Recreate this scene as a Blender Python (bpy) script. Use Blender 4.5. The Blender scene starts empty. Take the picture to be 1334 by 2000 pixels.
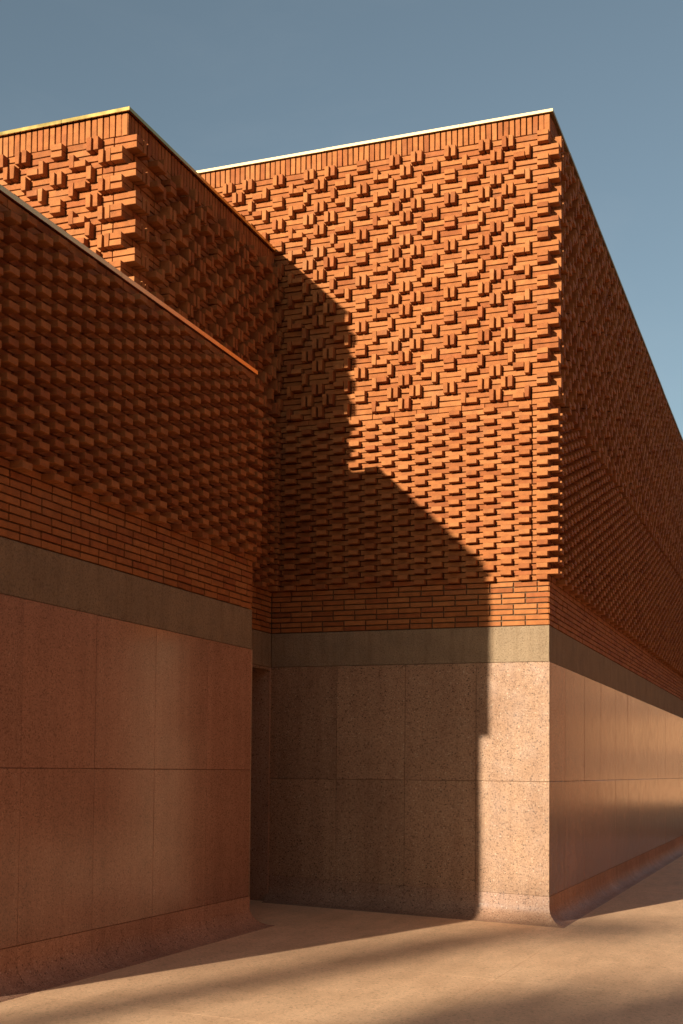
import bpy, math, random
import numpy as np
from mathutils import Matrix, Vector

random.seed(7)
rng = np.random.default_rng(7)
S = bpy.context.scene
COL = S.collection

# ------------------------------------------------------------------ camera
F_PX, PPY, CXO = 2474.5, 1397.5, -2.6            # of a 1334 x 2000 frame
YAW, PITCH, ROLL = math.radians(20.5345), math.radians(2.4808), math.radians(0.5126)
CAM = np.array([2.3677, -11.9989, 1.4806])
FW = np.array([-math.sin(YAW) * math.cos(PITCH), math.cos(YAW) * math.cos(PITCH), math.sin(PITCH)])
R0 = np.array([math.cos(YAW), math.sin(YAW), 0.0])
U0 = np.cross(R0, FW)
RT = R0 * math.cos(ROLL) + U0 * math.sin(ROLL)
UP = -R0 * math.sin(ROLL) + U0 * math.cos(ROLL)
cam_data = bpy.data.cameras.new("camera")
cam = bpy.data.objects.new("camera", cam_data)
COL.objects.link(cam)
cam_data.sensor_fit = 'VERTICAL'
cam_data.sensor_height = 36.0
cam_data.sensor_width = 24.0
cam_data.lens = F_PX * 36.0 / 2000.0
cam_data.shift_x = -CXO / 2000.0
cam_data.shift_y = (PPY - 1000.0) / 2000.0
cam_data.clip_start = 0.1
cam_data.clip_end = 2000.0
cam_data.dof.use_dof = True
cam_data.dof.focus_distance = 12.0
cam_data.dof.aperture_fstop = 4.0
M = Matrix.Identity(4)
for i in range(3):
    M[i][0], M[i][1], M[i][2], M[i][3] = RT[i], UP[i], -FW[i], CAM[i]
cam.matrix_world = M
S.camera = cam

# ------------------------------------------------------------------ sky, sun, exposure
SUN = Vector((0.272, 1.0, -0.255)).normalized()     # the way the light travels
SUN_EL = math.asin(-SUN.z)
SUN_AZ = math.atan2(-SUN.x, -SUN.y)                # compass angle of the sun seen from the scene, from +Y towards +X
world = bpy.data.worlds.new("World")
S.world = world
world.use_nodes = True
wn = world.node_tree
wn.nodes.clear()
sky = wn.nodes.new("ShaderNodeTexSky")
sky.sky_type = 'NISHITA'
sky.sun_disc = False
sky.sun_elevation = SUN_EL
sky.sun_rotation = SUN_AZ
sky.altitude = 450
sky.air_density = 1.0
sky.dust_density = 1.2
sky.ozone_density = 1.0
hs = wn.nodes.new("ShaderNodeHueSaturation")
hs.inputs["Saturation"].default_value = 0.67
bg = wn.nodes.new("ShaderNodeBackground")
bg.inputs["Strength"].default_value = 0.060
wo = wn.nodes.new("ShaderNodeOutputWorld")
wn.links.new(sky.outputs[0], hs.inputs["Color"])
tn = wn.nodes.new("ShaderNodeMix")
tn.data_type = 'RGBA'
tn.blend_type = 'MULTIPLY'
tn.inputs[0].default_value = 1.0
cl_tc = wn.nodes.new("ShaderNodeTexCoord")
cl_mp = wn.nodes.new("ShaderNodeMapping")
cl_mp.inputs["Scale"].default_value = (1.4, 1.4, 4.0)
cl_n = wn.nodes.new("ShaderNodeTexNoise")
cl_n.inputs["Scale"].default_value = 2.2
cl_n.inputs["Detail"].default_value = 7
cl_n.inputs["Roughness"].default_value = 0.6
cl_n.inputs["Distortion"].default_value = 0.6
cl_r = wn.nodes.new("ShaderNodeValToRGB")          # thin high veil
cl_r.color_ramp.elements[0].position = 0.45
cl_r.color_ramp.elements[0].color = (0, 0, 0, 1)
cl_r.color_ramp.elements[1].position = 0.85
cl_r.color_ramp.elements[1].color = (0.10, 0.10, 0.10, 1)
cl_x = wn.nodes.new("ShaderNodeMix")
cl_x.data_type = 'RGBA'
wn.links.new(cl_tc.outputs["Generated"], cl_mp.inputs["Vector"])
wn.links.new(cl_mp.outputs[0], cl_n.inputs["Vector"])
wn.links.new(cl_n.outputs["Fac"], cl_r.inputs[0])
wn.links.new(cl_r.outputs[0], cl_x.inputs[0])
tn.inputs[7].default_value = (0.87, 1.0, 0.985, 1)
wn.links.new(hs.outputs[0], tn.inputs[6])
wn.links.new(tn.outputs[2], cl_x.inputs[6])
cl_x.inputs[7].default_value = (5.5, 5.6, 5.6, 1)
wn.links.new(cl_x.outputs[2], bg.inputs["Color"])
wn.links.new(bg.outputs[0], wo.inputs["Surface"])

sd = bpy.data.lights.new("sun", 'SUN')
sd.energy = 5.0
sd.angle = math.radians(0.7)
sd.color = (1.0, 0.97, 0.83)
sun = bpy.data.objects.new("sun", sd)
COL.objects.link(sun)
sun.rotation_euler = SUN.to_track_quat('-Z', 'Y').to_euler()
sun.location = (-12, -40, 14)

S.view_settings.view_transform = 'Standard'
S.view_settings.look = 'None'
S.view_settings.exposure = 0.9
S.view_settings.gamma = 1.0
S.view_settings.use_curve_mapping = False
S.render.engine = 'CYCLES'
S.cycles.use_denoising = True
S.cycles.max_bounces = 6
S.cycles.diffuse_bounces = 4
S.cycles.glossy_bounces = 3

# ------------------------------------------------------------------ material helpers
def newmat(name):
    m = bpy.data.materials.new(name)
    m.use_nodes = True
    nt = m.node_tree
    return m, nt, nt.nodes["Principled BSDF"]

def N(nt, kind, **kw):
    n = nt.nodes.new(kind)
    for k, v in kw.items():
        if k in n.inputs:
            n.inputs[k].default_value = v
        else:
            setattr(n, k, v)
    return n

def L(nt, a, b):
    nt.links.new(a, b)

def ramp(nt, fac, stops, interp='LINEAR'):
    r = nt.nodes.new("ShaderNodeValToRGB")
    r.color_ramp.interpolation = interp
    el = r.color_ramp.elements
    while len(el) < len(stops):
        el.new(0.5)
    for e, (p, c) in zip(el, stops):
        e.position = p
        e.color = (*c, 1) if len(c) == 3 else c
    L(nt, fac, r.inputs[0])
    return r.outputs[0]

def mixc(nt, fac, a, b, mode='MIX'):
    n = nt.nodes.new("ShaderNodeMix")
    n.data_type = 'RGBA'
    n.blend_type = mode
    for sock, v in ((n.inputs[0], fac), (n.inputs[6], a), (n.inputs[7], b)):
        if isinstance(v, (int, float)):
            sock.default_value = v
        elif isinstance(v, tuple):
            sock.default_value = (*v, 1)
        else:
            L(nt, v, sock)
    return n.outputs[2]

def math_n(nt, op, a, b=None):
    n = nt.nodes.new("ShaderNodeMath")
    n.operation = op
    for i, v in enumerate((a, b)):
        if v is None:
            continue
        if isinstance(v, (int, float)):
            n.inputs[i].default_value = v
        else:
            L(nt, v, n.inputs[i])
    return n.outputs[0]

def bump(nt, bsdf, height, strength, dist):
    b = N(nt, "ShaderNodeBump", Strength=strength, Distance=dist)
    L(nt, height, b.inputs["Height"])
    L(nt, b.outputs[0], bsdf.inputs["Normal"])
    return b

def pos(nt):
    return nt.nodes.new("ShaderNodeNewGeometry").outputs["Position"]

def noise(nt, vec, scale, detail=4, rough=0.55):
    n = N(nt, "ShaderNodeTexNoise", Scale=scale, Detail=detail, Roughness=rough)
    L(nt, vec, n.inputs["Vector"])
    return n.outputs["Fac"]

# ---- brick: one random number per brick, whether an object of its own or an island of the joined rest
def brick_material():
    m, nt, b = newmat("terracotta_brick")
    geo = nt.nodes.new("ShaderNodeNewGeometry")
    oi = nt.nodes.new("ShaderNodeObjectInfo")
    r = math_n(nt, 'FRACT', math_n(nt, 'ADD', geo.outputs["Random Per Island"], oi.outputs["Random"]))
    base = ramp(nt, r, [(0.0, (0.2336, 0.0644, 0.0165)), (0.25, (0.2861, 0.0891, 0.0233)), (0.6, (0.3154, 0.1030, 0.0278)),
                        (0.88, (0.3329, 0.1167, 0.0346)), (1.0, (0.2629, 0.0712, 0.0195))])
    P = geo.outputs["Position"]
    n1 = noise(nt, P, 14, 3)
    c = mixc(nt, 1.0, base, ramp(nt, n1, [(0.3, (0.80, 0.78, 0.76)), (0.7, (1.14, 1.12, 1.08))]), 'MULTIPLY')
    n2 = noise(nt, P, 140, 3, 0.7)
    c = mixc(nt, 1.0, c, ramp(nt, n2, [(0.25, (0.72, 0.70, 0.68)), (0.42, (1, 1, 1)), (0.75, (1.10, 1.10, 1.10))]), 'MULTIPLY')
    n3 = noise(nt, P, 3.0, 2)
    c = mixc(nt, ramp(nt, n3, [(0.55, (0, 0, 0)), (0.8, (0.22, 0.22, 0.22))]), c, (0.30, 0.1531, 0.0735))
    L(nt, c, b.inputs["Base Color"])
    b.inputs["Roughness"].default_value = 0.82
    b.inputs["Specular IOR Level"].default_value = 0.22
    h = math_n(nt, 'ADD', math_n(nt, 'MULTIPLY', noise(nt, P, 60, 4), 1.0), math_n(nt, 'MULTIPLY', n2, 0.5))
    bump(nt, b, h, 0.7, 0.006)
    return m

def mortar_material():
    m, nt, b = newmat("lime_mortar")
    P = pos(nt)
    n = noise(nt, P, 90, 4)
    L(nt, ramp(nt, n, [(0.3, (0.09, 0.0481, 0.0235)), (0.7, (0.145, 0.0805, 0.0404))]), b.inputs["Base Color"])
    b.inputs["Roughness"].default_value = 0.95
    b.inputs["Specular IOR Level"].default_value = 0.1
    bump(nt, b, n, 0.6, 0.004)
    return m

def terrazzo_material(name, tint, polish, chip=1.0, spec=0.5, relief=0.1):
    m, nt, b = newmat(name)
    P = pos(nt)
    vor = N(nt, "ShaderNodeTexVoronoi", Scale=62.0 * chip)
    L(nt, P, vor.inputs["Vector"])
    sep = nt.nodes.new("ShaderNodeSeparateColor")
    L(nt, vor.outputs["Color"], sep.inputs[0])
    dist = vor.outputs["Distance"]
    # chips: dark, red brown, pale; scattered in a pink matrix
    chips = ramp(nt, sep.outputs[0], [(0.0, (0.20, 0.115, 0.075)), (0.07, (0.36, 0.20, 0.125)), (0.14, (0.56, 0.33, 0.22)),
                                      (0.42, (0.63, 0.385, 0.255)), (0.72, (0.67, 0.42, 0.28)), (0.88, (0.73, 0.49, 0.34)), (0.95, (0.80, 0.60, 0.45))], 'CONSTANT')
    mask = ramp(nt, dist, [(0.30, (1, 1, 1)), (0.55, (0, 0, 0))])
    c = mixc(nt, mask, (0.63, 0.385, 0.255), chips)
    vor2 = N(nt, "ShaderNodeTexVoronoi", Scale=150.0 * chip)
    L(nt, P, vor2.inputs["Vector"])
    sep2 = nt.nodes.new("ShaderNodeSeparateColor")
    L(nt, vor2.outputs["Color"], sep2.inputs[0])
    c = mixc(nt, 1.0, c, ramp(nt, sep2.outputs[1], [(0.0, (0.55, 0.50, 0.46)), (0.13, (0.95, 0.95, 0.95)), (0.8, (1.05, 1.05, 1.05)), (0.93, (1.22, 1.25, 1.28))], 'CONSTANT'), 'MULTIPLY')
    big = noise(nt, P, 1.3, 4, 0.6)
    c = mixc(nt, 1.0, c, ramp(nt, big, [(0.3, (0.86, 0.82, 0.80)), (0.7, (1.09, 1.09, 1.09))]), 'MULTIPLY')
    # faint runs of rain and dust
    mp = N(nt, "ShaderNodeMapping")
    mp.inputs["Scale"].default_value = (9, 9, 0.5)
    L(nt, P, mp.inputs["Vector"])
    runs = noise(nt, mp.outputs[0], 1.0, 4, 0.6)
    c = mixc(nt, 1.0, c, ramp(nt, runs, [(0.35, (0.90, 0.87, 0.86)), (0.6, (1.03, 1.03, 1.03))]), 'MULTIPLY')
    # each panel was cast in its own batch
    oi = nt.nodes.new("ShaderNodeObjectInfo")
    c = mixc(nt, 1.0, c, ramp(nt, oi.outputs["Random"], [(0.0, (0.88, 0.86, 0.86)), (1.0, (1.08, 1.07, 1.07))]), 'MULTIPLY')
    c = mixc(nt, 1.0, c, tint, 'MULTIPLY')
    L(nt, c, b.inputs["Base Color"])
    rr = ramp(nt, noise(nt, P, 5, 4), [(0.3, (polish * 0.85,) * 3), (0.7, (polish * 1.2,) * 3)])
    L(nt, rr, b.inputs["Roughness"])
    b.inputs["Specular IOR Level"].default_value = spec
    h = dist
    bump(nt, b, h, relief, 0.004)
    return m

def concrete_material():
    m, nt, b = newmat("bush_hammered_concrete")
    P = pos(nt)
    n1 = noise(nt, P, 3.5, 5)
    n2 = noise(nt, P, 75, 5, 0.7)
    c = ramp(nt, n2, [(0.30, (0.1142, 0.0688, 0.0369)), (0.46, (0.2742, 0.1773, 0.1029)), (0.75, (0.3484, 0.2306, 0.1372))])
    c = mixc(nt, 1.0, c, ramp(nt, n1, [(0.3, (0.84, 0.84, 0.84)), (0.7, (1.08, 1.08, 1.06))]), 'MULTIPLY')
    mp = N(nt, "ShaderNodeMapping")
    mp.inputs["Scale"].default_value = (14, 14, 1.0)
    L(nt, P, mp.inputs["Vector"])
    drips = noise(nt, mp.outputs[0], 1.0, 4, 0.65)
    c = mixc(nt, 1.0, c, ramp(nt, drips, [(0.30, (0.86, 0.83, 0.80)), (0.55, (1.01, 1.01, 1.01))]), 'MULTIPLY')
    pores = N(nt, "ShaderNodeTexVoronoi", Scale=48.0)
    L(nt, P, pores.inputs["Vector"])
    pit = ramp(nt, pores.outputs["Distance"], [(0.10, (0.45, 0.42, 0.40)), (0.22, (1, 1, 1))])
    c = mixc(nt, 0.8, c, pit, 'MULTIPLY')
    L(nt, c, b.inputs["Base Color"])
    b.inputs["Roughness"].default_value = 0.9
    b.inputs["Specular IOR Level"].default_value = 0.2
    bump(nt, b, math_n(nt, 'ADD', n2, noise(nt, P, 28, 3)), 1.0, 0.014)
    return m

def paving_material():
    m, nt, b = newmat("polished_floor_terrazzo")
    P = pos(nt)
    big = noise(nt, P, 0.7, 6, 0.62)
    fine = noise(nt, P, 160, 3, 0.7)
    mp = N(nt, "ShaderNodeMapping")
    mp.inputs["Scale"].default_value = (3.0, 0.7, 1)
    mp.inputs["Rotation"].default_value = (0, 0, 0.5)
    L(nt, P, mp.inputs["Vector"])
    swp = noise(nt, mp.outputs[0], 2.0, 4)
    c = ramp(nt, big, [(0.25, (0.7869, 0.4412, 0.2391)), (0.5, (0.8768, 0.5056, 0.2778)), (0.75, (0.9443, 0.5606, 0.3163))])
    c = mixc(nt, 1.0, c, ramp(nt, fine, [(0.25, (0.70, 0.68, 0.66)), (0.5, (1, 1, 1)), (0.8, (1.15, 1.15, 1.15))]), 'MULTIPLY')
    c = mixc(nt, 1.0, c, ramp(nt, swp, [(0.3, (0.9, 0.89, 0.88)), (0.7, (1.06, 1.06, 1.06))]), 'MULTIPLY')
    st = noise(nt, P, 2.6, 6, 0.7)
    c = mixc(nt, 1.0, c, ramp(nt, st, [(0.32, (0.92, 0.90, 0.885)), (0.54, (1.01, 1.01, 1.01))]), 'MULTIPLY')
    gv_ = N(nt, "ShaderNodeTexVoronoi", Scale=70.0)
    L(nt, P, gv_.inputs["Vector"])
    gs = nt.nodes.new("ShaderNodeSeparateColor")
    L(nt, gv_.outputs["Color"], gs.inputs[0])
    c = mixc(nt, 1.0, c, ramp(nt, gs.outputs[0], [(0.0, (0.78, 0.75, 0.73)), (0.10, (0.98, 0.98, 0.98)), (0.85, (1.03, 1.03, 1.03)), (0.95, (1.1, 1.1, 1.1))], 'CONSTANT'), 'MULTIPLY')
    oi = nt.nodes.new("ShaderNodeObjectInfo")
    c = mixc(nt, 1.0, c, ramp(nt, oi.outputs["Random"], [(0.0, (0.965,) * 3), (1.0, (1.03,) * 3)]), 'MULTIPLY')
    L(nt, c, b.inputs["Base Color"])
    L(nt, ramp(nt, big, [(0.3, (0.55,) * 3), (0.7, (0.72,) * 3)]), b.inputs["Roughness"])
    b.inputs["Specular IOR Level"].default_value = 0.3
    bump(nt, b, fine, 0.12, 0.003)
    return m

def brass_material(name, r0, r1, c0, c1):
    m, nt, b = newmat(name)
    P = pos(nt)
    n = noise(nt, P, 6, 3)
    L(nt, ramp(nt, n, [(0.3, c0), (0.7, c1)]), b.inputs["Base Color"])
    b.inputs["Metallic"].default_value = 1.0
    L(nt, ramp(nt, n, [(0.3, (r0,) * 3), (0.7, (r1,) * 3)]), b.inputs["Roughness"])
    return m

def plain(name, col, rough=0.8, spec=0.3, var=0.15, scale=4.0, metal=0.0):
    m, nt, b = newmat(name)
    P = pos(nt)
    n = noise(nt, P, scale, 4)
    lo = tuple(c * (1 - var) for c in col)
    hi = tuple(min(1, c * (1 + var)) for c in col)
    L(nt, ramp(nt, n, [(0.3, lo), (0.7, hi)]), b.inputs["Base Color"])
    b.inputs["Roughness"].default_value = rough
    b.inputs["Specular IOR Level"].default_value = spec
    b.inputs["Metallic"].default_value = metal
    return m

MB = brick_material()
MM = mortar_material()
MT = terrazzo_material("lit_front_terrazzo", (0.53, 0.488, 0.405), 0.60, spec=0.28, relief=0.25)
MTP = terrazzo_material("shaded_polished_terrazzo", (0.56, 0.415, 0.36), 0.17, spec=0.6, relief=0.02)
MCV = terrazzo_material("cove_terrazzo", (0.54, 0.495, 0.45), 0.50, spec=0.28, relief=0.12)
MCP = terrazzo_material("shaded_cove_terrazzo", (0.76, 0.62, 0.55), 0.60, spec=0.25, relief=0.06)  # paler cove copy for shaded faces, standing in for their sky reflection
MC = concrete_material()
MP = paving_material()
MBR = brass_material("brass_coping", 0.52, 0.62, (0.30, 0.215, 0.11), (0.42, 0.32, 0.18))
MBT = brass_material("dim_brass_coping", 0.20, 0.26, (0.36, 0.24, 0.075), (0.50, 0.34, 0.11))  # same brass; the tower's weaker sun glint is put into a deeper gold
MCO = brass_material("shaded_brass_coping", 0.28, 0.36, (0.70, 0.40, 0.17), (0.85, 0.50, 0.24))  # same brass; the orange glow on the shaded wing is put into its colour
MJ = plain("joint_filler", (0.24, 0.12, 0.07), 0.9, 0.1)
MPJ = plain("paving_joint", (0.62, 0.3762, 0.2058), 0.9, 0.1)
MDOOR = plain("darkened_door", (0.055, 0.030, 0.018), 0.5, 0.4, 0.25, 8)  # terrazzo-clad leaf; the shade of the recess is put into its dark brown
MROOF = plain("roof_screed", (0.35, 0.25, 0.18), 0.9, 0.1)

# ------------------------------------------------------------------ object helpers
def tag(o, label=None, cat=None, group=None, kind=None):
    for k, v in (("label", label), ("category", cat), ("group", group), ("kind", kind)):
        if v:
            o[k] = v
    return o

def empty(name, loc=(0, 0, 0)):
    o = bpy.data.objects.new(name, None)
    o.empty_display_size = 0.3
    COL.objects.link(o)
    o.location = loc
    return o

def link(name, mesh, mat, parent=None):
    if mat is not None and not mesh.materials:
        mesh.materials.append(mat)
    o = bpy.data.objects.new(name, mesh)
    COL.objects.link(o)
    if parent is not None:
        o.parent = parent
        o.matrix_parent_inverse = PINV[parent.name] if parent.name in PINV else Matrix.Identity(4)
    return o

PINV = {}
def thing(name, loc, label, cat, group=None):
    o = empty(name, loc)
    PINV[o.name] = Matrix.Translation(Vector(loc)).inverted()
    tag(o, label, cat, group)
    return o

def mesh_from(name, verts, faces, smooth=False):
    me = bpy.data.meshes.new(name)
    me.from_pydata([tuple(v) for v in verts], [], [tuple(f) for f in faces])
    me.update()
    if smooth:
        for p in me.polygons:
            p.use_smooth = True
    return me

BOXF = [(0, 3, 2, 1), (4, 5, 6, 7), (0, 1, 5, 4), (1, 2, 6, 5), (2, 3, 7, 6), (3, 0, 4, 7)]
def boxes_mesh(name, boxes):
    vs, fs = [], []
    for (x0, x1, y0, y1, z0, z1) in boxes:
        k = len(vs)
        vs += [(x0, y0, z0), (x1, y0, z0), (x1, y1, z0), (x0, y1, z0), (x0, y0, z1), (x1, y0, z1), (x1, y1, z1), (x0, y1, z1)]
        fs += [tuple(k + i for i in f) for f in BOXF]
    return mesh_from(name, vs, fs)

def box(name, b, mat, parent=None):
    return link(name, boxes_mesh(name, [b]), mat, parent)

# ------------------------------------------------------------------ the ground falls a little from the alcove to the street
def gz(x, y=0.0):
    return 0.04 - 0.033 * max(-9.0, min(9.0, x))

gx = [-160, -40, -9, 9, 40, 160]
gy = [-160, -60, -14, 0, 20, 80, 400]
gv = [(x, y, gz(x) - 0.0014) for y in gy for x in gx]
gf = [(j * len(gx) + i, j * len(gx) + i + 1, (j + 1) * len(gx) + i + 1, (j + 1) * len(gx) + i) for j in range(len(gy) - 1) for i in range(len(gx) - 1)]
ground = link("ground", mesh_from("ground", gv, gf), MPJ)
ground["kind"] = "structure"

def slab_mesh(x0, x1, y0, y1):
    t, c = 0.016, 0.0005
    vs = []
    for (a, zz) in ((0.0, -t), (0.0, -c), (c, 0.0)):
        for (x, y) in ((x0 + a, y0 + a), (x1 - a, y0 + a), (x1 - a, y1 - a), (x0 + a, y1 - a)):
            vs.append((x, y, gz(x) + zz))
    fs = [(8, 9, 10, 11)]
    for r in (0, 4):
        for i in range(4):
            j = (i + 1) % 4
            fs.append((r + i, r + j, r + 4 + j, r + 4 + i))
    return mesh_from("paving_slab", vs, fs)

xs = [-9.0, -6.6, -4.3, -2.06, 0.27, 2.6, 4.9, 7.2, 9.0]
ys = [-14.0 + 2.15 * i for i in range(16)]
for i in range(len(xs) - 1):
    for j in range(len(ys) - 1):
        x0, x1, y0, y1 = xs[i] + .0006, xs[i + 1] - .0006, ys[j] + .0006, ys[j + 1] - .0006
        if y0 > 0.6 and x1 < 0.0:
            continue
        link("paving_slab", slab_mesh(x0, x1, y0, y1), MP, ground)

# ------------------------------------------------------------------ dimensions (metres)
B = 2.897                  # main block: inner corner at x = -B, street corner at x = 0, front at y = 0
XL, YE, YN = -2.27, -1.852, -5.93      # low wing: street face x, far end, near end
YT = -3.057                # tower front
Z_BB, Z_BT = 2.540, 2.890  # concrete band
C = 0.1165                 # half a brick length with its joint
J = 0.0095
Z_SM = 3.320               # top of the plain courses
HS = (Z_SM - Z_BT) / 8
Z_WV = 5.092               # foot of the woven pattern on the main block
HD = (Z_WV - Z_SM) / 32
Z_SB, Z_ST = 7.711, 7.890  # soldier course of the main block
RH = (Z_SB - Z_WV) / 22
PF, PS = 0.071, 0.089      # how far bricks stand out of front and side faces
DEP = 0.106
T_ST = 6.885; T_SB = T_ST - 0.187
T_W0 = T_SB - 13 * RH
Z_LC = 4.99                # top of wing masonry

class Face:
    def __init__(s, thing_, O, U, Nn, P, length):
        s.t, s.O, s.U, s.N, s.P, s.len = thing_, O, U, Nn, P, length

bricks = []      # (face, d0, d1, z0, z1, n0, n1, kind)
def add(f, d0, d1, z0, z1, n, kind, jd=J, jz=J, deep=DEP):
    if d1 - d0 < 0.025:
        return
    bricks.append((f, d0 + jd / 2, d1 - jd / 2, z0 + jz / 2, z1 - jz / 2, n - deep if n <= 0.001 else -0.11, n, kind))

def soldiers(f, z0, z1):
    n = int(f.len / (C / 2))
    for i in range(n):
        add(f, i * C / 2, (i + 1) * C / 2, z0, z1, 0.0, "soldier_brick", jd=0.0125, jz=0.006)

def plain_courses(f, z0, h, rows, dmax):
    for r in range(rows):
        for k in range(2):
            z = z0 + (2 * r + k) * h
            d = 0.0 if r % 2 == 0 else -C
            while d < dmax:
                add(f, max(0, d), min(d + 2 * C, dmax), z, z + h, 0.0, "brick", jd=0.012, jz=0.012)
                d += 2 * C

def flat_course(f, z0, z1, dmax, off=0.0):
    d = -off
    while d < dmax:
        add(f, max(0, d), min(d + 2 * C, dmax), z0, z1, 0.0, "brick", jd=0.006, jz=0.007)
        d += 2 * C

def dentil(f, z0, h, n, dmax, parity, corner_out, solid_end=False):
    """Flemish bond whose headers stand out; corner_out: this face shows the long brick that runs past the corner"""
    for j in range(n):
        z = z0 + j * h
        kw = dict(jd=0.010, jz=0.0102)
        if solid_end:
            add(f, dmax - C, dmax, z, z + h, f.P, "header_brick", **kw)  # added in every course at the unseen near end for a straight shadow edge
        if (j + parity) % 2 == 0:
            if corner_out:
                add(f, 0, C, z, z + h, f.P, "header_brick", **kw)
                add(f, C, 1.5 * C, z, z + h, 0, "brick", **kw)
            else:
                add(f, C, 1.5 * C, z, z + h, 0, "brick", **kw)
            d = 1.5 * C
        else:
            if corner_out:
                add(f, -PS, 1.45 * C, z, z + h, 0, "brick", **kw)
                add(f, 1.45 * C, 3 * C, z, z + h, 0, "brick", **kw)
            else:
                add(f, C, 3 * C, z, z + h, 0, "brick", **kw)
            d = 3 * C
        if solid_end:
            dm = dmax - C
        else:
            dm = dmax
        while d < dm:
            add(f, d, min(d + C, dm), z, z + h, f.P, "header_brick", **kw)
            add(f, d + C, min(d + 3 * C, dm), z, z + h, 0, "brick", **kw)
            d += 3 * C

def woven_elements(row_is_a, i, k):
    """one 8-cell block; (c0, c1, half, kind): half 0 lower course, 1 upper, 2 both stacked, 3 upright over both"""
    e = []
    st = lambda a, b: e.extend([(a, b, 0, 'f'), (a, b, 1, 'f')])
    up = lambda a: e.append((a, a + 0.5, 3, 'u'))
    if row_is_a:
        if (i + k) % 2 == 0:
            e.extend([(0, 1, 0, 'h'), (0, 1, 1, 'h')])
        else:
            up(0); up(.5)
        st(1, 3)
        if i % 2 == 0:
            up(3); up(3.5); st(4, 5); up(5); up(5.5)
        else:
            up(3); st(3.5, 5.5); up(5.5)
        st(6, 8)
    else:
        lo, hi = (0, 1) if i % 2 == 0 else (1, 0)
        st(-.5, 1.5); up(1.5)
        e.append((2, 4, hi, 'f')); e.append((2, 3, lo, 'h')); e.append((3, 4, lo, 'f'))
        up(4); up(4.5)
        e.append((5, 7, hi, 'f')); e.append((5, 6, lo, 'f')); e.append((6, 7, lo, 'h'))
        up(7)
    return e

def woven(f, ztop, nrows, dmax, cR, first_a, corner, zmin_far=None):
    kmin, kmax = int(math.floor((cR - dmax / C) / 8)) - 1, int(cR // 8) + 1
    for r in range(nrows):
        is_a = (r % 2 == 0) == first_a
        i = r // 2
        zt = ztop - r * RH
        zb = zt - RH
        zm = (zt + zb) / 2
        lim = cR
        if corner == 'main':
            lim = cR - 1 if is_a else cR - 1.5
            if is_a:
                for a, b_ in ((zb, zm), (zm, zt)):
                    add(f, 0, C, a, b_, f.P, "header_brick", jz=0.0108)
            else:
                for a, b_ in ((zb, zm), (zm, zt)):
                    add(f, -PS, 1.5 * C, a, b_, 0, "brick", jz=0.0108)
        elif corner == 'tower':
            lim = cR - 2 if is_a else cR - 1
            if is_a:
                for a, b_ in ((zb, zm), (zm, zt)):
                    add(f, -PS, 1.08 * C, a, b_, 0, "brick", jz=0.0108)
                    add(f, 1.08 * C, 2 * C, a, b_, 0, "brick", jz=0.0108)
            else:
                for a, b_ in ((zb, zm), (zm, zt)):
                    add(f, 0, C, a, b_, f.P, "header_brick", jz=0.0108)
        elif corner == 'tower_side':
            lim = cR - 4 if is_a else cR - 1
            if is_a:
                for a, b_ in ((zb, zm), (zm, zt)):
                    add(f, C, 2 * C, a, b_, 0, "brick", jz=0.0108)
                    add(f, 2 * C, 4 * C, a, b_, 0, "brick", jz=0.0108)
        elif corner == 'side':
            lim = cR - 2 if is_a else cR - 1
            if is_a:
                for a, b_ in ((zb, zm), (zm, zt)):
                    add(f, C, 2 * C, a, b_, 0, "brick", jz=0.0108)
        for k in range(kmin, kmax + 1):
            for (c0, c1, half, kd) in woven_elements(is_a, i, k):
                c0, c1 = c0 + 8 * k, c1 + 8 * k
                if c0 >= lim:
                    continue
                c1 = min(c1, lim)
                d0, d1 = (cR - c1) * C, (cR - c0) * C
                if d0 >= dmax:
                    continue
                d1 = min(d1, dmax)
                if half == 3:
                    if c0 % 1 < 0.25:
                        d0 += 0.0095
                    else:
                        d1 -= 0.0095
                    add(f, d0, d1, zb, zt, f.P, "rowlock_brick", jd=0.005, jz=0.010)
                else:
                    z0, z1 = (zb, zm) if half == 0 else (zm, zt)
                    add(f, d0, d1, z0, z1, f.P if kd == 'h' else 0, "header_brick" if kd == 'h' else "brick", jz=0.0108)

# ------------------------------------------------------------------ the three brick volumes
block = thing("brick_block", (-2.0, 2.0, gz(-2)), "tall sunlit brick block with sharp street corner and bright white coping edge", "building")
tower = thing("brick_tower", (-4.0, -1.5, gz(-4)), "brick tower with golden coping behind the low dark wing", "building")
wing = thing("brick_wing", (-4.0, -4.0, gz(-4)), "low shaded brick wing with orange coping strip beside the dark doorway", "building")

BACK = 24.0
LEFT = -6.2
f_bf = Face(block, (0, 0), (-1, 0), (0, -1), PF, 4.6)
f_bs = Face(block, (0, 0), (0, 1), (1, 0), PS, 23.9)
f_tf = Face(tower, (-B, YT), (-1, 0), (0, -1), PF, 2.2)
f_ts = Face(tower, (-B, YT), (0, 1), (1, 0), PS, -YT)
f_ws = Face(wing, (XL, YE), (0, -1), (1, 0), PS, YE - YN)
f_wf = Face(wing, (XL, YN), (-1, 0), (0, -1), PF, 2.6)
f_we = Face(wing, (XL, YE), (-1, 0), (0, 1), PF, 0.6)

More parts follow.
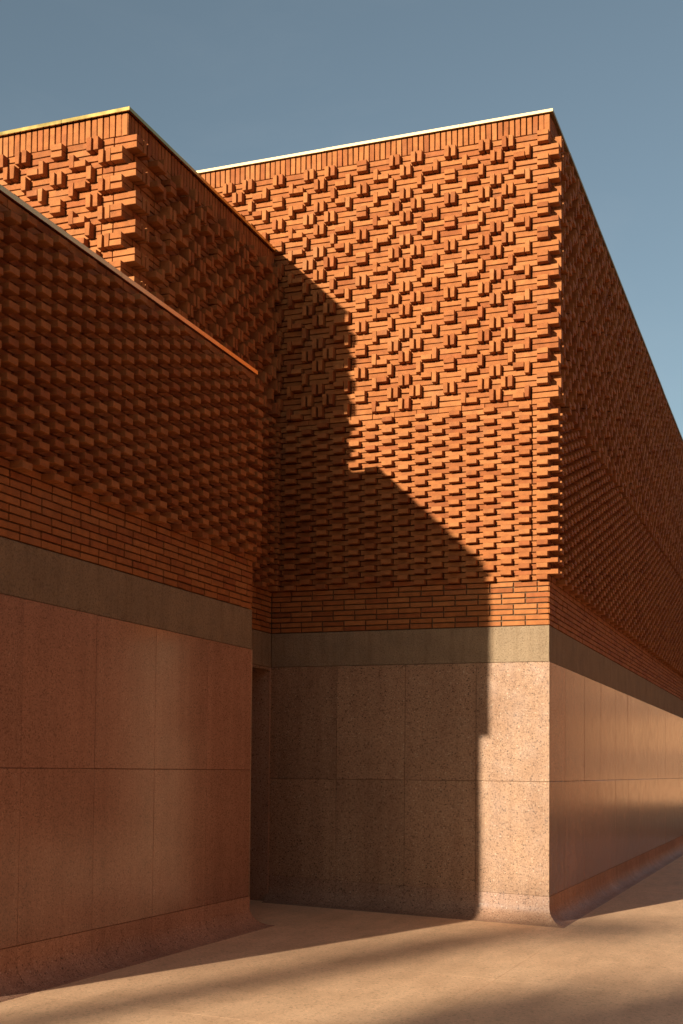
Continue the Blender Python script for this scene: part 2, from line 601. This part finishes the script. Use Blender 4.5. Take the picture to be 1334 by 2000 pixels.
# main block
plain_courses(f_bf, Z_BT, HS, 4, B)
plain_courses(f_bs, Z_BT, HS, 4, f_bs.len)
dentil(f_bf, Z_SM, HD, 31, B, 0, True)
dentil(f_bs, Z_SM, HD, 31, f_bs.len, 1, False)
flat_course(f_bf, Z_SM + 31 * HD, Z_WV, B, C * 0.5)
flat_course(f_bs, Z_SM + 31 * HD, Z_WV, f_bs.len, C * 0.5)
woven(f_bf, Z_SB, 22, 4.6, 17, True, 'main')
woven(f_bs, Z_SB, 22, f_bs.len, 6, False, 'side')
soldiers(f_bf, Z_SB, Z_ST)
soldiers(f_bs, Z_SB, Z_ST)
# tower
plain_courses(f_ts, Z_BT, HS, 4, f_ts.len)
dentil(f_ts, Z_SM, HD, 32, f_ts.len, 0, False)
flat_course(f_ts, Z_SM + 32 * HD, T_W0, f_ts.len)
woven(f_tf, T_SB, 13, f_tf.len, 6, True, 'tower')
woven(f_ts, T_SB, 13, f_ts.len, 6, False, 'tower_side')
soldiers(f_tf, T_SB, T_ST)
soldiers(f_ts, T_SB, T_ST)
# wing
for f in (f_ws, f_wf, f_we):
    plain_courses(f, Z_BT, HS, 4, f.len)
    dentil(f, Z_SM, HD, 29, f.len, 1 if f is f_ws else 0, f is f_ws, f is f_ws)
    flat_course(f, Z_SM + 29 * HD, Z_LC, f.len, C * 0.3)

# ---- which bricks show, and how large
def project(P):
    v = P - CAM
    w = v @ FW
    return np.stack([667 + CXO + F_PX * (v @ RT) / w, PPY - F_PX * (v @ UP) / w], -1), w

def face_pt(f, d, z, n):
    return np.array([f.O[0] + f.U[0] * d + f.N[0] * n, f.O[1] + f.U[1] * d + f.N[1] * n, z])

wing_top = [project(face_pt(f_ws, d, 5.03, 0.03))[0] for d in (0.0, 3.6)]
tower_top = [project(face_pt(f_ts, d, 6.92, 0.03))[0] for d in (0.0, -YT)]
def y_on(l, x):
    (a, b_) = l
    return a[1] + (x - a[0]) * (b_[1] - a[1]) / (b_[0] - a[0])

def shown(br):
    f, d0, d1, z0, z1, n0, n1, kind = br
    q, w = project(np.array([face_pt(f, d0, z0, n1), face_pt(f, d1, z0, n1), face_pt(f, d1, z1, n1), face_pt(f, d0, z1, n1)]))
    c = q.mean(0)
    if np.any(w < 0.5) or c[0] < 0 or c[0] > 1334 or c[1] < 0 or c[1] > 2000:
        return 0.0
    x, y = q[:, 0], q[:, 1]
    area = 0.5 * abs(np.dot(x, np.roll(y, -1)) - np.dot(y, np.roll(x, -1)))
    if f.t is not wing and c[0] < 505 and c[1] > y_on(wing_top, c[0]):
        return 0.0
    if f.t is block and c[0] < 538 and c[1] > y_on(tower_top, c[0]):
        return 0.0
    if f in (f_wf, f_we):
        return 0.0
    return area * (1.0 + 6.0 * max(n1, 0))

def face_matrix(f):
    m = Matrix.Identity(4)
    u, n = Vector((*f.U, 0)), Vector((*f.N, 0))
    for i in range(3):
        m[i][0], m[i][1], m[i][2] = u[i], n[i], (0, 0, 1)[i]
    return m

def brick_verts(w, h, dp, ch=0.0022, jit=0.0012):
    """local: x along the wall, y outwards (front at 0), z up; centred in x and z"""
    a, b_ = w / 2, h / 2
    ring = [(-1, -1), (1, -1), (1, 1), (-1, 1)]
    vs = [(s * a, -dp, t * b_) for s, t in ring]
    vs += [(s * a, -ch, t * b_) for s, t in ring]
    vs += [(s * (a - ch), 0.0, t * (b_ - ch)) for s, t in ring]
    v = np.array(vs)
    j = rng.normal(0, jit, (4, 3))
    j[:, 1] *= 0.7
    v[4:8] += j
    v[8:12] += j + rng.normal(0, 0.0003, (4, 3))
    v[0:4] += j * np.array([1, 0, 1])
    return v
BF = [(8, 9, 10, 11), (0, 3, 2, 1)] + [(i, (i + 1) % 4, 4 + (i + 1) % 4, 4 + i) for i in range(4)] + [(4 + i, 4 + (i + 1) % 4, 8 + (i + 1) % 4, 8 + i) for i in range(4)]

brick_cache = {}
def brick_mesh(w, h, dp, flip):
    key = (round(w, 3), round(h, 3), round(dp, 3), flip)
    lst = brick_cache.setdefault(key, [])
    if len(lst) < 5:
        fs = [tuple(reversed(q)) for q in BF] if flip else BF
        me = mesh_from("brick", brick_verts(key[0], key[1], key[2]), fs)
        me.materials.append(MB)
        lst.append(me)
        return me
    return random.choice(lst)

LIMIT = 295
for t in (block, tower, wing):
    mine = [b for b in bricks if b[0].t is t]
    sizes = np.array([shown(b) for b in mine])
    order = np.argsort(-sizes)
    single = set()
    count = {}
    for idx in order:
        if sizes[idx] < 40:
            break
        k = mine[idx][7]
        if count.get(k, 0) < LIMIT:
            count[k] = count.get(k, 0) + 1
            single.add(int(idx))
    rv, rf, nv = [], [], 0
    for idx, br in enumerate(mine):
        f, d0, d1, z0, z1, n0, n1, kind = br
        w, h, dp = d1 - d0, z1 - z0, n1 - n0
        out = n1 + rng.normal(0, 0.0022 if n1 > 0.01 else 0.0014)
        p = face_pt(f, (d0 + d1) / 2, (z0 + z1) / 2, out)
        # handedness of the face frame
        flip = (f.U[0] * f.N[1] - f.U[1] * f.N[0]) < 0
        rot = Matrix.Rotation(rng.normal(0, 0.006), 4, 'Z') @ Matrix.Rotation(rng.normal(0, 0.005), 4, 'Y')
        mw = Matrix.Translation(Vector(p)) @ face_matrix(f) @ rot
        if idx in single:
            o = link(kind, brick_mesh(w, h, dp, flip), MB, t)
            o.matrix_basis = mw
        else:
            v = brick_verts(w, h, dp)
            m3 = np.array([[mw[a][b_] for b_ in range(4)] for a in range(3)])
            rv.append(v @ m3[:, :3].T + m3[:, 3])
            rf += [tuple(nv + q for q in (reversed(ff) if flip else ff)) for ff in BF]
            nv += 12
    o = link("brickwork", mesh_from("brickwork", np.concatenate(rv).tolist(), rf), MB, t)
    o["kind"] = "stuff"
    o["label"] = "remaining small bricks of the same walls"

# ------------------------------------------------------------------ masonry cores behind the bricks
RC = 0.045
box("masonry_core", (LEFT, -RC, RC, BACK, Z_SM + .001, Z_ST), MM, block)
box("mortar_bed", (LEFT, -0.022, 0.022, BACK, Z_BT, Z_SM), MM, block)
box("backing_wall", (LEFT, -0.022, 0.022, BACK, -0.1, Z_BT - .001), MJ, block)
box("roof_slab", (LEFT, -RC - .05, RC + .05, BACK, Z_ST + .001, Z_ST + 0.02), MROOF, block)

TX = -6.1
box("masonry_core", (TX, -B - RC, YT + RC, 0.02, Z_SM + .001, T_ST), MM, tower)
box("mortar_bed", (TX, -B - 0.022, YT + 0.022, 0.006, Z_BT, Z_SM), MM, tower)
box("roof_slab", (TX, -B - RC - .05, YT + RC + .05, 0.0, T_ST + .001, T_ST + 0.02), MROOF, tower)
DOOR_D = 0.62
box("backing_wall", (TX, -B - DOOR_D - 0.08, YT + 0.02, -0.003, -0.1, Z_BT - .001), MJ, tower)

WX = -4.9
box("masonry_core", (WX, XL - RC, YN + RC, YE - RC, Z_SM + .001, Z_LC), MM, wing)
box("mortar_bed", (WX, XL - 0.022, YN + 0.022, YE - 0.022, Z_BT, Z_SM), MM, wing)
box("backing_wall", (WX, XL - 0.022, YN + 0.022, YE - 0.022, -0.1, Z_BT - .001), MJ, wing)
box("roof_slab", (WX, XL - RC - .05, YN + RC + .05, YE - RC - .05, Z_LC + .001, Z_LC + 0.02), MROOF, wing)

# ------------------------------------------------------------------ panels: a slab on a face with a fine arris
def panel(name, f, d0, d1, z0, z1, n1, mat, dep=0.02, ch=0.002, zf=None, wave=0.0):
    """zf: optional function giving the foot height at d (panels that follow the sloping ground)"""
    zb0, zb1 = (zf(d0), zf(d1)) if zf else (z0, z0)
    wob = {}
    def q(d, z, n):
        k = (round(d, 2), round(z, 2))
        if k not in wob:
            wob[k] = rng.normal(0, wave)
        return tuple(face_pt(f, d, z, n + wob[k]))
    vs = [q(d0, zb0, n1 - dep), q(d1, zb1, n1 - dep), q(d1, z1, n1 - dep), q(d0, z1, n1 - dep),
          q(d0, zb0, n1 - ch), q(d1, zb1, n1 - ch), q(d1, z1, n1 - ch), q(d0, z1, n1 - ch),
          q(d0 + ch, zb0 + ch, n1), q(d1 - ch, zb1 + ch, n1), q(d1 - ch, z1 - ch, n1), q(d0 + ch, z1 - ch, n1)]
    flip = (f.U[0] * f.N[1] - f.U[1] * f.N[0]) < 0
    fs = [tuple(reversed(k)) if flip else k for k in BF]
    return link(name, mesh_from(name, vs, fs), mat, f.t)

COVE_TOP, CR = 0.262, 0.165
G = 0.0026            # joint
def cove_top(f):
    return lambda d: gz(face_pt(f, d, 0, 0)[0]) + COVE_TOP

def cladding(f, joints, zj, n=0.006):
    mt = MTP if f.N[0] > 0.5 else MT       # same terrazzo: redder, glossy copy for shaded street faces, matte copy for sunlit front
    for a, b_ in zip(joints[:-1], joints[1:]):
        # at a street corner the front panel runs past and the side panel butts against its back
        a2 = a + (G / 2 if a > 0.001 else (0.0206 if f.N[0] > 0.5 else -n + 0.0006))
        b2 = b_ - G / 2
        panel("terrazzo_panel", f, a2, b2, 0, zj - G / 2, n, mt, 0.026, zf=lambda d: cove_top(f)(d) + G / 2, wave=0.0008)
        panel("terrazzo_panel", f, a2, b2, zj + G / 2, Z_BB - 0.003, n, mt, 0.026, wave=0.0008)

def band(f, joints, n=0.0):
    for a, b_ in zip(joints[:-1], joints[1:]):
        panel("concrete_band", f, a + (0.001 if a > 0.001 else (0.0206 if f.N[0] > 0.5 else 0.0)), b_ - 0.001, Z_BB, Z_BT - 0.004, n, MC, 0.02, ch=0.004)

def frange(a, b_, s):
    out = [a]
    while out[-1] + s * 1.3 < b_:
        out.append(out[-1] + s)
    return out + [b_]

j_bf = [0, 0.714, 1.437, 2.162, B - 0.002]
j_bs = [0, 0.80] + [0.80 + 1.15 * i for i in range(1, 20)] + [23.9]
j_ws = [0, 0.868, 1.739, 2.582, 3.446, YE - YN]
cladding(f_bf, j_bf, 1.3916)
cladding(f_bs, j_bs, 1.3916)
cladding(f_ws, j_ws, 1.478)
cladding(f_wf, [0, 0.86, 1.72, 2.6], 1.478)
cladding(f_we, [0.0, 0.6], 1.478)
band(f_bf, [0, B - 0.002])
band(f_bs, [0] + frange(3.9, 23.9, 3.6))
band(f_ws, [0, YE - YN])
band(f_wf, [0, 2.6])
band(f_we, [0, 0.6])
band(f_ts, [0, -YT - 0.002])

# ---- coves: the wall sweeps out into the paving
def cove_profile(g):
    """(n, z) from the joint down to the paving"""
    pts = [(0.006, g + COVE_TOP + G / 2 - 0.0012), (0.006, g + CR)]
    for i in range(1, 11):
        a = math.pi / 2 * i / 10
        pts.append((0.006 + CR * (1 - math.cos(a)), g + CR - CR * math.sin(a) + 0.003))
    pts.append((0.006 + CR + 0.012, g - 0.004))
    return pts

def cove(f, d0, d1, m0, m1):
    """m0/m1: +1 mitre that runs out with the profile (outer corner), 0 straight cut"""
    vs, fs = [], []
    np_ = None
    segs = 2
    for s in range(segs):
        t = s / (segs - 1)
        d = d0 + (d1 - d0) * t
        m = (m0, m1)[s]
        g0 = gz(face_pt(f, d, 0, 0.05)[0])
        prof = cove_profile(g0)
        np_ = len(prof)
        for (n, z) in prof:
            dd = d + (-n if s == 0 else n) * m
            x = face_pt(f, dd, 0, n)
            z2 = z + (gz(x[0]) - g0) * max(0.0, min(1.0, (n - 0.006) / CR))
            vs.append((x[0], x[1], z2))
    flip = (f.U[0] * f.N[1] - f.U[1] * f.N[0]) < 0
    for i in range(np_ - 1):
        q = (i, np_ + i, np_ + i + 1, i + 1)
        fs.append(q if flip else tuple(reversed(q)))
    return link("cove_skirting", mesh_from("cove_skirting", vs, fs, True), MCP if f.N[0] > 0.5 else MCV, f.t)

def coves(f, joints, last=0):
    nj = len(joints) - 1
    for i in range(nj):
        a, b_ = joints[i], joints[i + 1]
        cove(f, a + (G / 2 if i else 0), b_ - (G / 2 if i < nj - 1 else 0), 0 if i else 1, last if i == nj - 1 else 0)
coves(f_bf, j_bf)
coves(f_bs, j_bs)
coves(f_ws, j_ws, 1)
coves(f_wf, [0, 0.86, 1.72, 2.6])
coves(f_we, [0, 0.6])

# ------------------------------------------------------------------ doorway under the tower
jy0, jy1 = -0.036, -0.004
box("door_jamb", (-B - DOOR_D, -B + 0.004, jy0, jy1, 0.0, Z_BB - 0.004), MCV, tower)
box("door_soffit", (-B - DOOR_D, -B - 0.001, YE + 0.3, jy0 - .002, Z_BB - 0.03, Z_BB - 0.003), MT, tower)
door = box("door", (-B - DOOR_D - 0.05, -B - DOOR_D, YE - 0.3, jy0 - 0.004, gz(-B) + 0.012, Z_BB - 0.034), MDOOR, tower)
o = box("door_rail", (-B - DOOR_D + 0.001, -B - DOOR_D + 0.006, -1.2, jy0 - 0.05, gz(-B) + 0.02, gz(-B) + 0.09), MDOOR, door)
o.matrix_parent_inverse = Matrix.Identity(4)
o2 = box("handle", (-B - DOOR_D + 0.03, -B - DOOR_D + 0.055, -1.12, -1.09, 0.95, 1.35), MBR, door)
o2.matrix_parent_inverse = Matrix.Identity(4)
# tower wall of the alcove on the hidden side of the doorway
box("wall_pier", (-B - DOOR_D, -B + 0.004, YT, YE + 0.3, 0.0, Z_BB - 0.004), MT, tower)

# ------------------------------------------------------------------ brass copings, in lengths
def coping(f, dtot, z0, z1, over=0.032, inner=0.30, first=0.9, step=1.45):
    d = -over
    nxt = first
    while d < dtot:
        e = min(nxt, dtot)
        n1 = over + random.uniform(-0.0015, 0.0015)
        dz = random.uniform(-0.0012, 0.0012)
        a, b_ = d + (0.0012 if d > 0 else 0), e - 0.0012
        def q(dd, n, z):
            return tuple(face_pt(f, dd, z, n))
        # folded strip: top with a lip that turns down, ends mitred at the corner
        i0 = a + (over + inner if d < 0 else 0) * 0
        ma = (lambda n: -n) if d < 0 else (lambda n: a)
        prof = [(-inner, z1 - 0.004), (n1 - 0.002, z1 + dz), (n1, z1 - 0.002 + dz), (n1, z0 + dz), (n1 - 0.003, z0 + dz), (-0.02, z0 + dz + 0.004)]
        vs = [q(ma(n), n, z) for n, z in prof] + [q(b_, n, z) for n, z in prof]
        k = len(prof)
        flip = (f.U[0] * f.N[1] - f.U[1] * f.N[0]) < 0
        fs = [(i, i + 1, k + i + 1, k + i) for i in range(k - 1)] + [tuple(range(k - 1, -1, -1)), tuple(range(k, 2 * k))]
        if flip:
            fs = [tuple(reversed(x)) for x in fs]
        link("coping", mesh_from("coping", vs, fs), MBR if f.t is block else (MCO if f.t is wing else MBT), f.t)
        d = e
        nxt = e + step
coping(f_bf, 6.0, Z_ST + 0.001, Z_ST + 0.030)
coping(f_bs, 24.0, Z_ST + 0.001, Z_ST + 0.030)
coping(f_tf, 3.0, T_ST + 0.001, T_ST + 0.032, first=0.62, step=1.3)
coping(f_ts, -YT - 0.03, T_ST + 0.001, T_ST + 0.032)
coping(f_ws, YE - YN + 0.03, Z_LC + 0.002, Z_LC + 0.038, over=0.020)
coping(f_wf, 2.5, Z_LC + 0.008, Z_LC + 0.038)


# ------------------------------------------------------------------ across the street and behind the camera: garden wall, trees, a house
MWALL = plain("rose_plaster", (0.27, 0.13, 0.08), 0.9, 0.2, 0.12, 1.5)
MHOUSE = plain("ochre_plaster", (0.30, 0.155, 0.08), 0.9, 0.2, 0.25, 0.6)
MBARK = plain("tree_bark", (0.12, 0.085, 0.06), 0.95, 0.1, 0.3, 12)
MGLASS = plain("dark_window_glass", (0.02, 0.025, 0.03), 0.1, 0.6)

def leaf_material():
    m, nt, b = newmat("leaf")
    geo = nt.nodes.new("ShaderNodeNewGeometry")
    L(nt, ramp(nt, geo.outputs["Random Per Island"], [(0.0, (0.035, 0.06, 0.012)), (0.6, (0.075, 0.10, 0.02)), (1.0, (0.12, 0.12, 0.03))]), b.inputs["Base Color"])
    b.inputs["Roughness"].default_value = 0.6
    return m
MLEAF = leaf_material()

def tube(pts, radii, sides=8):
    vs, fs = [], []
    for k, (p, r) in enumerate(zip(pts, radii)):
        for i in range(sides):
            a = 2 * math.pi * i / sides
            vs.append((p[0] + r * math.cos(a), p[1] + r * math.sin(a), p[2]))
        if k:
            o = (k - 1) * sides
            fs += [(o + i, o + (i + 1) % sides, o + sides + (i + 1) % sides, o + sides + i) for i in range(sides)]
    return vs, fs

def tree_meshes(h, r, seed, nleaf, leaf, foot=0.35, column=False):
    g = np.random.default_rng(seed)
    vs, fs = [], []
    def put(t):
        k = len(vs)
        vs.extend(t[0]); fs.extend([tuple(k + i for i in q) for q in t[1]])
    n = 7
    spine = [(g.normal(0, 0.05) * i * 0.4, g.normal(0, 0.05) * i * 0.4, h * 0.8 * i / (n - 1)) for i in range(n)]
    put(tube(spine, [0.20 * (1 - 0.8 * i / (n - 1)) + 0.02 for i in range(n)]))
    blobs = []
    for i in range(24 if column else 15):
        a, z = g.uniform(0, 6.28), g.uniform(foot, 0.95 if column else 0.93)
        q = r * g.uniform(0.25, 0.8) * math.sqrt(max(0.15, 1 - ((z - 0.62) / 0.45) ** 2))
        if column:
            q = r * g.uniform(0.3, 0.8)
        c = (q * math.cos(a), q * math.sin(a), h * z)
        blobs.append((c, r * g.uniform(0.32, 0.5)))
        s = spine[int(min(n - 1, max(1, (z - 0.18) / 0.8 * (n - 1))))]
        put(tube([s, tuple((s[j] + c[j]) / 2 + g.normal(0, 0.1) for j in range(3)), c], [0.07, 0.045, 0.015], 5))
    wood = mesh_from("trunk", vs, fs, True)
    wood.materials.append(MBARK)
    lv, lf = [], []
    for i in range(nleaf):
        c, br = blobs[g.integers(len(blobs))]
        d = g.normal(0, 1, 3); d /= np.linalg.norm(d)
        p = np.array(c) + d * br * g.uniform(0.35, 1.0) ** 0.6 * np.array([1, 1, 0.8])
        p[2] = min(p[2], h)
        u = g.normal(0, 1, 3); u /= np.linalg.norm(u)
        w = np.cross(u, g.normal(0, 1, 3)); w /= np.linalg.norm(w)
        s = leaf * g.uniform(0.6, 1.3)
        k = len(lv)
        lv += [tuple(p - u * s), tuple(p + w * s * 0.45), tuple(p + u * s), tuple(p - w * s * 0.45)]
        lf.append((k, k + 1, k + 2, k + 3))
    crown = mesh_from("crown", lv, lf)
    crown.materials.append(MLEAF)
    return wood, crown

def plant_tree(kind, meshes, x, y, rz, s, label, group):
    t = thing(kind, (x, y, gz(x) - 0.02), label, "tree", group)
    t.rotation_euler.z = rz
    t.scale = (s, s, s)
    for nm, me in zip(("trunk", "crown"), meshes):
        o = bpy.data.objects.new(nm, me)
        COL.objects.link(o)
        o.parent = t
    return t

# house closing the street
hs_ = thing("corner_house", (12, 70, gz(9)), "ochre plastered house at the end of the street", "building")
box("wall", (-9.0, 26, 66, 76, -0.4, 9.0), MHOUSE, hs_)
box("roof_parapet", (-9.1, 26.1, 65.9, 76.1, 9.0, 9.35), MWALL, hs_)
for i in range(9):
    for k in range(2):
        x = -5.2 + i * 3.3
        w = box("window", (x, x + 1.1, 65.93, 65.998, 1.2 + 3.6 * k, 2.9 + 3.6 * k), MWALL, hs_)
        pn = box("pane", (x + 0.1, x + 1.0, 65.9, 65.929, 1.3 + 3.6 * k, 2.8 + 3.6 * k), MGLASS, w)
        pn.matrix_parent_inverse = Matrix.Identity(4)

# unseen plastered houses across the street, added to redden bounce and block sky
def unseen_street_house(y0, y1, h, col, label, setback):
    x0 = 9.4 + setback
    t = thing("unseen_street_house", (x0 + 5, (y0 + y1) / 2, gz(9)), label, "building", "unseen houses across the street")
    mw = plain("house_plaster", col, 0.9, 0.2, 0.2, 0.8)
    box("wall", (x0, x0 + 9, y0, y1, -0.4, h), mw, t)
    box("roof_parapet", (x0 - 0.1, x0 + 9.1, y0 - 0.05, y1 + 0.05, h, h + 0.3), MWALL, t)
    n = max(2, int((y1 - y0) / 3.6))
    for i in range(n):
        for k in range(2):
            y = y0 + (i + 0.5) * (y1 - y0) / n - 0.55
            if k == 0 and i == n // 2:
                d = box("door", (x0 - 0.03, x0 - 0.002, y, y + 1.2, -0.3, 2.2), MDOOR, t)
                hd = box("handle", (x0 - 0.07, x0 - 0.032, y + 1.0, y + 1.06, 0.75, 0.95), MBR, d)
                hd.matrix_parent_inverse = Matrix.Identity(4)
                continue
            w = box("window", (x0 - 0.06, x0 - 0.002, y, y + 1.1, 1.4 + 3.3 * k, 3.0 + 3.3 * k), MWALL, t)
            pn = box("pane", (x0 - 0.09, x0 - 0.061, y + 0.1, y + 1.0, 1.5 + 3.3 * k, 2.9 + 3.3 * k), MGLASS, w)
            pn.matrix_parent_inverse = Matrix.Identity(4)

unseen_street_house(-34, -15, 7.4, (0.2400, 0.0969, 0.0541), "unseen rose plastered house across the street behind the viewer", 0.4)
unseen_street_house(-14.6, 4, 8.2, (0.2640, 0.1083, 0.0570), "unseen rose plastered house across from the low brick wing", 0.0)
unseen_street_house(4.4, 25, 7.6, (0.2400, 0.1026, 0.0570), "unseen rose plastered house across from the long polished wall", 0.3)
unseen_street_house(36, 60, 8.6, (0.2520, 0.1083, 0.0570), "unseen terracotta plastered house furthest up the street", 0.2)

# trees behind the camera; the tallest throws the soft shade on the paving
SX, SY = 0.272, 1.0
tb = [tree_meshes(9.0, 3.3, 31 + i, 4200, 0.30) for i in range(2)]
for i, x in enumerate((-38, -32, -26.5, -21, -4.5, 1, 7, 13, 19)):
    plant_tree("square_tree", tb[i % 2], x, -46 + random.uniform(-1.5, 1.5), random.uniform(0, 6), random.uniform(.75, .95),
               "low leafy tree across the square behind the viewer", "trees across the square")
shade = tree_meshes(11.9, 1.7, 77, 6500, 0.30, 0.3, True)
plant_tree("tall_tree", shade, 3.0 - 0.272 * 45, -45, 1.0, 1.0, "tall slender tree whose soft shade reaches the paving", "")

def palm(x, y, h):
    t = thing("palm_tree", (x, y, gz(x) - 0.02), "tall thin palm across the square behind the viewer", "tree")
    n = 14
    vs, fs = tube([(0.12 * math.sin(i * 0.4), 0, h * i / (n - 1)) for i in range(n)], [0.24 - 0.06 * i / (n - 1) + 0.012 * (i % 2) for i in range(n)], 10)
    o = link("trunk", mesh_from("trunk", vs, fs, True), MBARK)
    o.parent = t
    lv, lf = [], []
    top = np.array([0.12 * math.sin((n - 1) * 0.4), 0, h])
    for i in range(26):
        a = 2.4 * i
        el = random.uniform(-0.5, 0.9)
        ln = random.uniform(1.3, 1.9)
        dirv = np.array([math.cos(a) * math.cos(el), math.sin(a) * math.cos(el), math.sin(el)])
        side = np.array([-math.sin(a), math.cos(a), 0.0])
        for k in range(14):
            u = (k + 1) / 14
            p = top + dirv * ln * u + np.array([0, 0, -0.8 * u * u])
            p[2] = min(p[2], h + 0.15)
            w = 0.36 * math.sin(math.pi * min(1, u * 0.9 + 0.1)) + 0.03
            for sg in (-1, 1):
                q = p + side * sg * w + dirv * 0.16 + np.array([0, 0, -0.10])
                b0 = len(lv)
                lv += [tuple(p), tuple(p + dirv * 0.05), tuple(q)]
                lf.append((b0, b0 + 1, b0 + 2))
    o = link("crown", mesh_from("crown", lv, lf), MLEAF)
    o.parent = t
palm(0.12 - 0.272 * 45, -45, 11.0)
